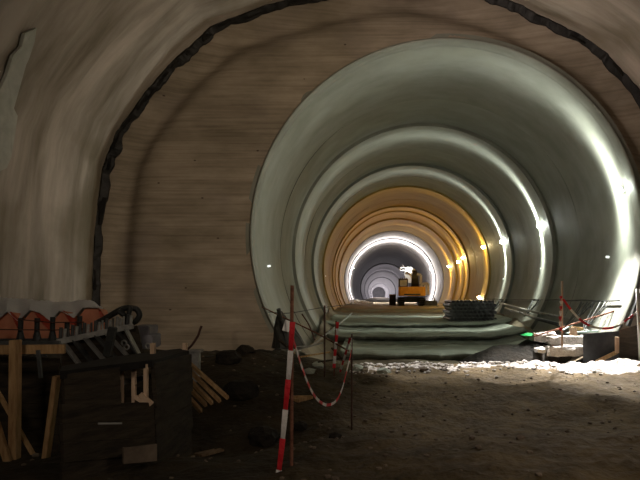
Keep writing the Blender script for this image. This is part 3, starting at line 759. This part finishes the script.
# ------------------------------------------------------------ left: corrugated red pile with white fleece
def wave_z(px):   # crest and valley heights in photo rows
    return interp([(-30,313),(-12,326),(-10,326),(8,312),(20,323),(31,310.5),(50,322),(61,311),(74,320),(84,308.3),(98,308.3),(103,314)], px)
Yf = 8.3
t = empty('corrugated_board_pile', (P(35,338,Yf).x, Yf+.6, P(0,340,Yf).z), 'orange red zigzag boards stacked in ridges under the white fleece', 'boards')
mb = MB()
peaks = [(-22,322,-10,325,-35),(8,312,20,323,-10),(31,310.5,50,322,20),(61,311,74,320,50),(91,308.3,103,318,76)]
for i, (pk, pz, rx, rz, lx) in enumerate(peaks):
    # faceted ridge: pale front triangle leaning, darker right slope
    top = 85 if i == 4 else pk; top2 = 99 if i == 4 else pk+3
    zl = 325 if i != 4 else 320
    mb = MB(); base = 339
    fr = [P(lx, zl, Yf), P(top, pz, Yf), P(top2, pz, Yf), P(rx, rz, Yf), P(rx+1, base, Yf-.0), P(lx, base, Yf)]
    bk = [Vector((v.x, v.y+.25, v.z-(.03))) for v in fr]
    n = 6; mb.add(fr+bk, [tuple(range(6)), tuple(range(6, 12))[::-1]]+[(k, (k+1)%6, 6+(k+1)%6, 6+k) for k in range(6)])
    mb.build('ridge_board', M['orange'], t, bevel=.01)
    # right slope flap hanging in front
    mb = MB(); A = P(top2-1, pz-.3, Yf-.02); B = P(rx+2, rz, Yf-.05); C_ = P(rx-1, rz+8, Yf-.18); D_ = P(lerp(top2, rx, .35), lerp(pz, rz, .8)+1, Yf-.14)
    mb.add([A,B,C_,D_]+[v+Vector((0,.03,0)) for v in (A,B,C_,D_)], [(0,1,2,3),(7,6,5,4),(0,1,5,4),(1,2,6,5),(2,3,7,6),(3,0,4,7)])
    mb.build('slope_flap', M['red'], t)
# fleece draped over, front hem follows the ridges
mb = MB()
def fl(v, u):
    px = lerp(-45, 102, u); top = interp([(-45,297),(0,297.5),(27,299),(28,299.5),(60,302),(90,299.5),(102,308)], px)
    hem = interp([(-45,318),(-30,314),(-11,325),(0,318),(7,311.5),(18,321.5),(30,310),(40,313),(50,321),(60,310.5),(74,318),(83,307.5),(97,307.5),(102,311)], px)
    py = lerp(hem, top, v**.8); Y = lerp(Yf-.06, Yf+1.5, v) if v > 0 else Yf-.08
    q = P(px, py, Y); q.z += .02*fbm(px*.12, v*3, 2)*v+.01*nz(px*.5, v*6)
    return q
mb.grid(fl, [0,.08,.2,.35,.5,.65,.8,1], [i/90 for i in range(91)])
mb.grid(lambda v, u: fl(1, u)+Vector((0, .02+v*.3, -v*1.2)), [0,1], [i/90 for i in range(91)])
tag(mb.build('white_fleece', M['fleece'], smooth=True), 'white fleece sheet draped over the orange red zigzag boards', 'sheet')

# steel pegs with wires in front of the red pile
t = empty('peg_rail', (P(35,342,7.6).x, 7.6, P(0,343,7.6).z), 'black rail with thick pegs standing before the red boards', 'rail')
mb = MB(); mb.bar(P(-30,342,7.6), P(58,341,7.6), .10, .08); mb.build('rail', M['steel'], t)
for px, tp in ((-6,322),(20.5,318),(37,318),(52.5,317),(67,322),(79.5,316)):
    mb = MB(); a = P(px, 341, 7.55); b_ = P(px, 329, 7.55); c = P(px+.3, tp, 7.55)
    mb.tube([a, b_, b_+Vector((0,0,.002)), c], .034, 10); 
    mb.tube([a, P(px,332,7.55)], .06, 10, r1=.036)
    mb.build('peg', M['hose'], t, smooth=False)
for y0, y1 in ((329,330),(319.5,322.5)):
    mb = MB(); mb.tube([P(-20,y0,7.48), P(20,y0+.8,7.46), P(55,y1,7.48), P(84,y1-1,7.5)] if y0 > 325 else [P(20,y0,7.48), P(52,y1,7.48), P(84,y1-.5,7.5)], .008, 5)
    mb.build('wire', M['rustd'], t)

# tilted steel formwork truss
Yt0, Yt1 = 7.0, 7.7
t = empty('formwork_truss', (P(90,365,7.3).x, 7.3, P(0,372,7.3).z), 'dark steel formwork truss tilted on edge with diagonal ribs and pegs', 'truss')
TL = P(57,342,Yt0); TR = P(133,326,Yt1); BL = P(56,378,Yt0+.1); BR = P(140,356,Yt1+.1)
mb = MB(); mb.bar(TL, TR, .06, .075); mb.build('top_rail', M['steel_l'], t, bevel=.005)
mb = MB(); mb.bar(P(30,350,7.0), P(57,342,Yt0), .05, .05); mb.bar(BL, BR, .06, .06); mb.build('bottom_rail', M['steel'], t)
for k in range(8):
    u = (k-.6)/7.2; A = TL.lerp(TR, max(0, u)) if u >= 0 else P(46, 345, Yt0); B = BL.lerp(BR, min(1, u+.26))
    if k == 0: A = P(40,350,7.0); B = P(58,378,7.05)
    mb = MB(); mb.bar(A, B, .022, .09, up=(0,1,0)); mb.build('diagonal_rib', M['steel_l' if k % 2 else 'steel'], t)
quad = [TL+Vector((0,.12,0)), TR+Vector((0,.12,0)), BR+Vector((0,.12,0)), BL+Vector((0,.12,0))]
mb = MB(); mb.add(quad+[v+Vector((0,.03,0)) for v in quad], [(0,1,2,3),(7,6,5,4),(0,1,5,4),(1,2,6,5),(2,3,7,6),(3,0,4,7)]); mb.build('web_plate', M['wood_d'], t)
for k in range(20):
    u = .03+k/20.5; A = TL.lerp(TR, u)+Vector((0,.02,.03)); hgt = .13+.03*(k % 3 == 0)-.0*u
    mb = MB(); 
    if k % 3 == 2: mb.tube([A, A+Vector((.0,0,hgt*1.1))], .014, 8)
    else: mb.tube([A, A+Vector((.01,0,hgt))], .023, 8)
    mb.build('peg', M['steel_l' if k % 3 == 1 or k > 10 and k % 2 else 'steel'], t)
for k, (px, py) in enumerate(((124,343),(126.5,347),(148,346))):
    mb = MB(); c = P(px, py, 7.25); mb.tube([c+Vector((.035*math.cos(a_), 0, .035*math.sin(a_))) for a_ in [2*PI*i/10 for i in range(11)]], .012, 6)
    if k < 2: mb.build('coupling_ring', M['steel_l'], t)
    else: tag(mb.build('iron_ring', M['steel_l']), 'small iron ring standing on the edge of the dark plank box', 'ring')
mb = MB(); mb.bar(P(113,327,6.7), P(107,356,6.7), .09, .09, up=(0,1,0)); tag(mb.build('steel_strut', M['hose'], bevel=.01), 'thick black strut leaning across the steel truss', 'strut')
# hose loop
rope([(97,323,7.9),(108,317,7.9),(120,310,7.9),(127,308,7.95),(136,309,8.0),(139.5,315,8.0),(136,321,8.0),(130,323.5,8.0)], .045, 'hose', 'rubber_hose', 'upper thick black hose curling over above the truss', 'hose', 10)
rope([(118,311,7.7),(124,315,7.7),(122,310,7.75),(130,307.5,7.75),(127,320,7.75),(125,326,7.75)], .035, 'hose', 'rubber_hose', 'lower thin black hose looped at the right end of the truss', 'hose', 10)
# pale concrete blocks behind
for (x0, y0, x1, y1, Y, lb) in ((130,326,147,335,8.6,'upper pale concrete block behind the truss end'),(132,335,150,349,8.6,'lower pale concrete block behind the truss end')):
    A = P(x0, y0, Y); B = P(x1, y1, Y); mb = MB(); mb.box(((A.x+B.x)/2, Y+.25, (A.z+B.z)/2), (abs(B.x-A.x), .5, abs(A.z-B.z)), Matrix.Rotation(.12, 3, 'Z')); tag(mb.build('concrete_block', M['bore_f'], bevel=.015), lb, 'block')

# ------------------------------------------------------------ dark plank box (excavation shoring) left foreground
t = empty('shoring_box', (P(130,470,5.6).x, 5.6, gz(-2.4, 5.6)), 'big dark plank box with open side in the left foreground', 'box')
gzb = 500
# solid planked side, far end
def plank_wall(xa, Ya, ta, xb, Yb, tb, ba, bb, n, m, nm, par, th=.04, tilt=0):
    A0 = P(xa, ta, Ya); B0 = P(xb, tb, Yb); A1 = P(xa, ba, Ya); B1 = P(xb, bb, Yb); mb = MB()
    nrm = Vector((B0.y-A0.y, -(B0.x-A0.x), 0)).normalized()
    for k in range(n):
        a, b_ = k/n+.0015, (k+1)/n-.0015; w = Vector((0,0,0))+nrm*(.008*((k*7) % 3-1))
        q = [A0.lerp(A1, a)+w, B0.lerp(B1, a)+w, B0.lerp(B1, b_)+w, A0.lerp(A1, b_)+w]
        mb.add(q+[v+nrm*th for v in q], [(0,1,2,3),(7,6,5,4),(0,1,5,4),(1,2,6,5),(2,3,7,6),(3,0,4,7)])
    return mb.build(nm, M[m], par)
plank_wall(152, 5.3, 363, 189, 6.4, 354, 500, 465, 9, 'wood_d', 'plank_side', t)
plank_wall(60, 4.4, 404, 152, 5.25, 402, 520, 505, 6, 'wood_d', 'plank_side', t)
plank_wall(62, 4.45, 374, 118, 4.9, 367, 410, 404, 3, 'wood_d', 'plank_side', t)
mb = MB()
tp = [P(60,371,4.4), P(152,360,5.25), P(189,351,6.4), P(180,348.5,7.0), P(118,356,6.4), P(62,366,5.4)]
mb.add(tp+[v-Vector((0,0,.07)) for v in tp], [tuple(range(6)), tuple(range(6,12))[::-1]]+[(i,(i+1)%6,6+(i+1)%6,6+i) for i in range(6)])
mb.build('cover_board', M['tar'], t)
for px, tpy, bpy_ in ((121.5,366,404),(134,365,406),(146,364,404)):
    mb = MB(); mb.bar(P(px,bpy_,5.2), P(px,tpy,5.2), .034, .04); mb.build('inner_post', M['wood_p'], t)
for (a, b_) in (((118,402),(128,412)),((134,396),(150,406)),((140,394),(152,404))):
    mb = MB(); mb.bar(P(*a,5.15), P(*b_,5.2), .04, .03, up=(0,1,0)); mb.build('inner_brace', M['wood_p'], t)
mb = MB(); mb.bar(P(116,384,5.6), P(152,376,5.8), .05, .03, up=(0,1,0)); mb.build('inner_rail', M['steel_l'], t)
mb = MB(); mb.bar(P(98,423.5,4.4), P(122,423.2,4.5), .02, .012); mb.build('edge_strip', M['steel_l'], t)
quad_panel([(124,448,4.6),(157,444,4.9),(157,461,4.9),(124,464,4.6)], .02, 'pale_board', 'stone', t)
for px, Y, h in ((153,6.3,.03),(185,6.7,.0)):
    mb = MB(); mb.bar(P(px,356,Y), P(px,343-h,Y), .05, .05); mb.build('corner_stub', M['wood_p'], t)
# grey stub box behind and leaning planks right of the box
mb = MB(); A = P(195,352,8.6); mb.box((A.x, 8.6, A.z-.24), (.14,.14,.5)); mb.box((A.x-.02, 8.6, A.z+.02), (.26,.2,.04)); tag(mb.build('grey_bollard', M['steel_l'], bevel=.006), 'grey stub post with flat cap behind the plank box corner', 'post')
for j, (a, b_, w, lb) in enumerate((((188,362),(228,398),.07,'uppermost leaning plank of the fan right of the plank box'),((189,370),(220,401),.07,'second leaning plank of the fan, just under the uppermost'),((189,379),(212,403),.07,'third leaning plank down in the fan by the box'),((189,388),(206,405),.06,'fourth leaning plank of the fan, low by the box'),((189,398),(201,411),.06,'shortest leaning plank at the foot of the fan'))):
    A = P(*a, 7.0); B = P(*b_, 7.3); B.z = max(B.z, gz(B.x, B.y)+.02)
    mb = MB(); mb.bar(A, B, .04, w, up=(0,1,0)); tag(mb.build('timber_plank', M['wood']), lb, 'plank')
rope([(205,357,12),(225,355,12.6),(250,354,13.4),(280,352,14.0)], .014, 'hose', 'thin_wire', 'thin dark wire crossing the foot of the end wall', 'wire')
for j, (a, b_, lb) in enumerate((((196,427),(216,417),'short tan board lying on earth right of the plank box'),((200,446),(222,436),'second tan board lying lower on the earth right of the box'))):
    A = P(*a, 7.2); B = P(*b_, 7.5); A.z = gz(A.x, A.y)+.04; B.z = gz(B.x, B.y)+.05
    mb = MB(); mb.bar(A, B, .10, .03); tag(mb.build('timber_board', M['wood_g']), lb, 'board')

# ------------------------------------------------------------ timber trestle far left
t = empty('timber_trestle', (P(25,455,5.6).x, 5.6, gz(-3.6, 5.6)), 'raw timber trestle frame with upright and braces at the left edge', 'trestle')
mb = MB(); mb.bar(P(14.5,465,5.5), P(15.5,340,5.5), .095, .08); mb.build('upright', M['wood'], t, bevel=.005)
mb = MB(); mb.bar(P(-20,350,5.6), P(65,349,5.75), .10, .05, up=(0,1,0)); mb.build('top_rail', M['wood'], t, bevel=.005)
mb = MB(); mb.bar(P(-20,343.5,5.8), P(60,343,5.95), .05, .03, up=(0,1,0)); mb.build('edge_rail', M['steel'], t)
mb = MB(); mb.bar(P(46,458,5.5), P(57,376,5.5), .085, .05); mb.build('leg', M['wood'], t, bevel=.004)
mb = MB(); mb.bar(P(-14,392,5.4), P(8,462,5.4), .075, .04, up=(0,1,0)); mb.build('brace', M['wood'], t, bevel=.004)
mb = MB(); mb.bar(P(-10,378,5.65), P(34,456,5.65), .03, .05, up=(0,1,0)); mb.build('brace', M['wood'], t, bevel=.004)
plank_wall(-40, 6.3, 352, 60, 6.5, 358, 470, 462, 7, 'wood_d', 'back_panel', t)
mb = MB(); mb.bar(P(38,350,5.5), P(41,378,5.5), .03, .03); mb.build('hanger', M['steel'], t)

# ------------------------------------------------------------ cavern lighting
def area(name, loc, target, w, h, power, color, spread=PI):
    l = bpy.data.lights.new(name, 'AREA'); l.shape = 'RECTANGLE'; l.size = w; l.size_y = h; l.energy = power; l.color = color; l.spread = spread
    o = bpy.data.objects.new(name, l); COL.objects.link(o); o.location = loc
    o.rotation_euler = (Vector(target)-Vector(loc)).to_track_quat('-Z', 'Y').to_euler(); return o
l = bpy.data.lights.new('end_wall_spot', 'SPOT'); l.energy = 860; l.spot_size = math.radians(80); l.spot_blend = .8; l.shadow_soft_size = .35; l.color = (1.0, .82, .60)
o = bpy.data.objects.new('end_wall_spot', l); COL.objects.link(o); o.location = (2.8, 6.2, 5.4); o.rotation_euler = (Vector((-3.4, 14.5, 5.2))-Vector(o.location)).to_track_quat('-Z', 'Y').to_euler()
area('cavern_fill', (0.5, 10.0, 6.4), (5.0, 13.5, 9.3), 0.6, 0.6, 60, (1.0, 0.82, 0.70), 2.2)  # unseen fill added to brighten the upper right vault
for loc_, aim_, pw_, sz_ in (((6.3, 16.2, 4.6), (6.3, 13.9, 0), 5600, 60), ((3.2, 16.6, 5.4), (3.6, 13.75, 0), 4200, 34), ((0.8, 16.4, 5.2), (1.2, 13.7, 0), 1500, 34), ((4.5, 15.5, 6.2), (4.0, 10.6, 0), 900, 60)):  # unseen spots added to brighten the rubble and the ground before it
    l = bpy.data.lights.new('rubble_fill', 'SPOT'); l.energy = pw_; l.spot_size = math.radians(sz_); l.spot_blend = .55; l.shadow_soft_size = .12; l.color = (1, .96, .93)
    o = bpy.data.objects.new('rubble_fill', l); COL.objects.link(o); o.location = loc_; o.rotation_euler = (Vector(aim_)-Vector(loc_)).to_track_quat('-Z', 'Y').to_euler()
area('cavern_fill', (3.2, 1.0, 3.6), (1.9, 4.6, 0), 1.0, 1.0, 26, (1.0, 0.84, 0.70), 2.0)  # unseen fill added to lift the near ground
area('cavern_fill', (-1.0, -3.5, 5.5), (-3.6, 8.0, 1.0), 1.2, 1.2, 16, (1.0, 0.84, 0.70), 1.2)  # unseen weak fill added behind the camera, towards the left clutter
w = bpy.data.worlds.new('world'); scene.world = w; w.use_nodes = True
w.node_tree.nodes['Background'].inputs[0].default_value = (0.5,0.42,0.34,1); w.node_tree.nodes['Background'].inputs[1].default_value = 0.01

# ------------------------------------------------------------ camera
cam = bpy.data.cameras.new('camera'); co = bpy.data.objects.new('camera', cam); COL.objects.link(co)
cam.sensor_width = 36; cam.lens = F/640*36; cam.clip_start = .05; cam.clip_end = 600
co.location = (0,0,H); co.rotation_euler = (PI/2, 0, 0); cam.shift_x = (320-VX)/640; cam.shift_y = (VY-240)/640
scene.camera = co
for o in bpy.data.objects:
    if '_o' in o: del o['_o']
scene.view_settings.view_transform = 'Standard'
scene.cycles.max_bounces = 6; scene.cycles.diffuse_bounces = 3
scene.cycles.sample_clamp_indirect = 4
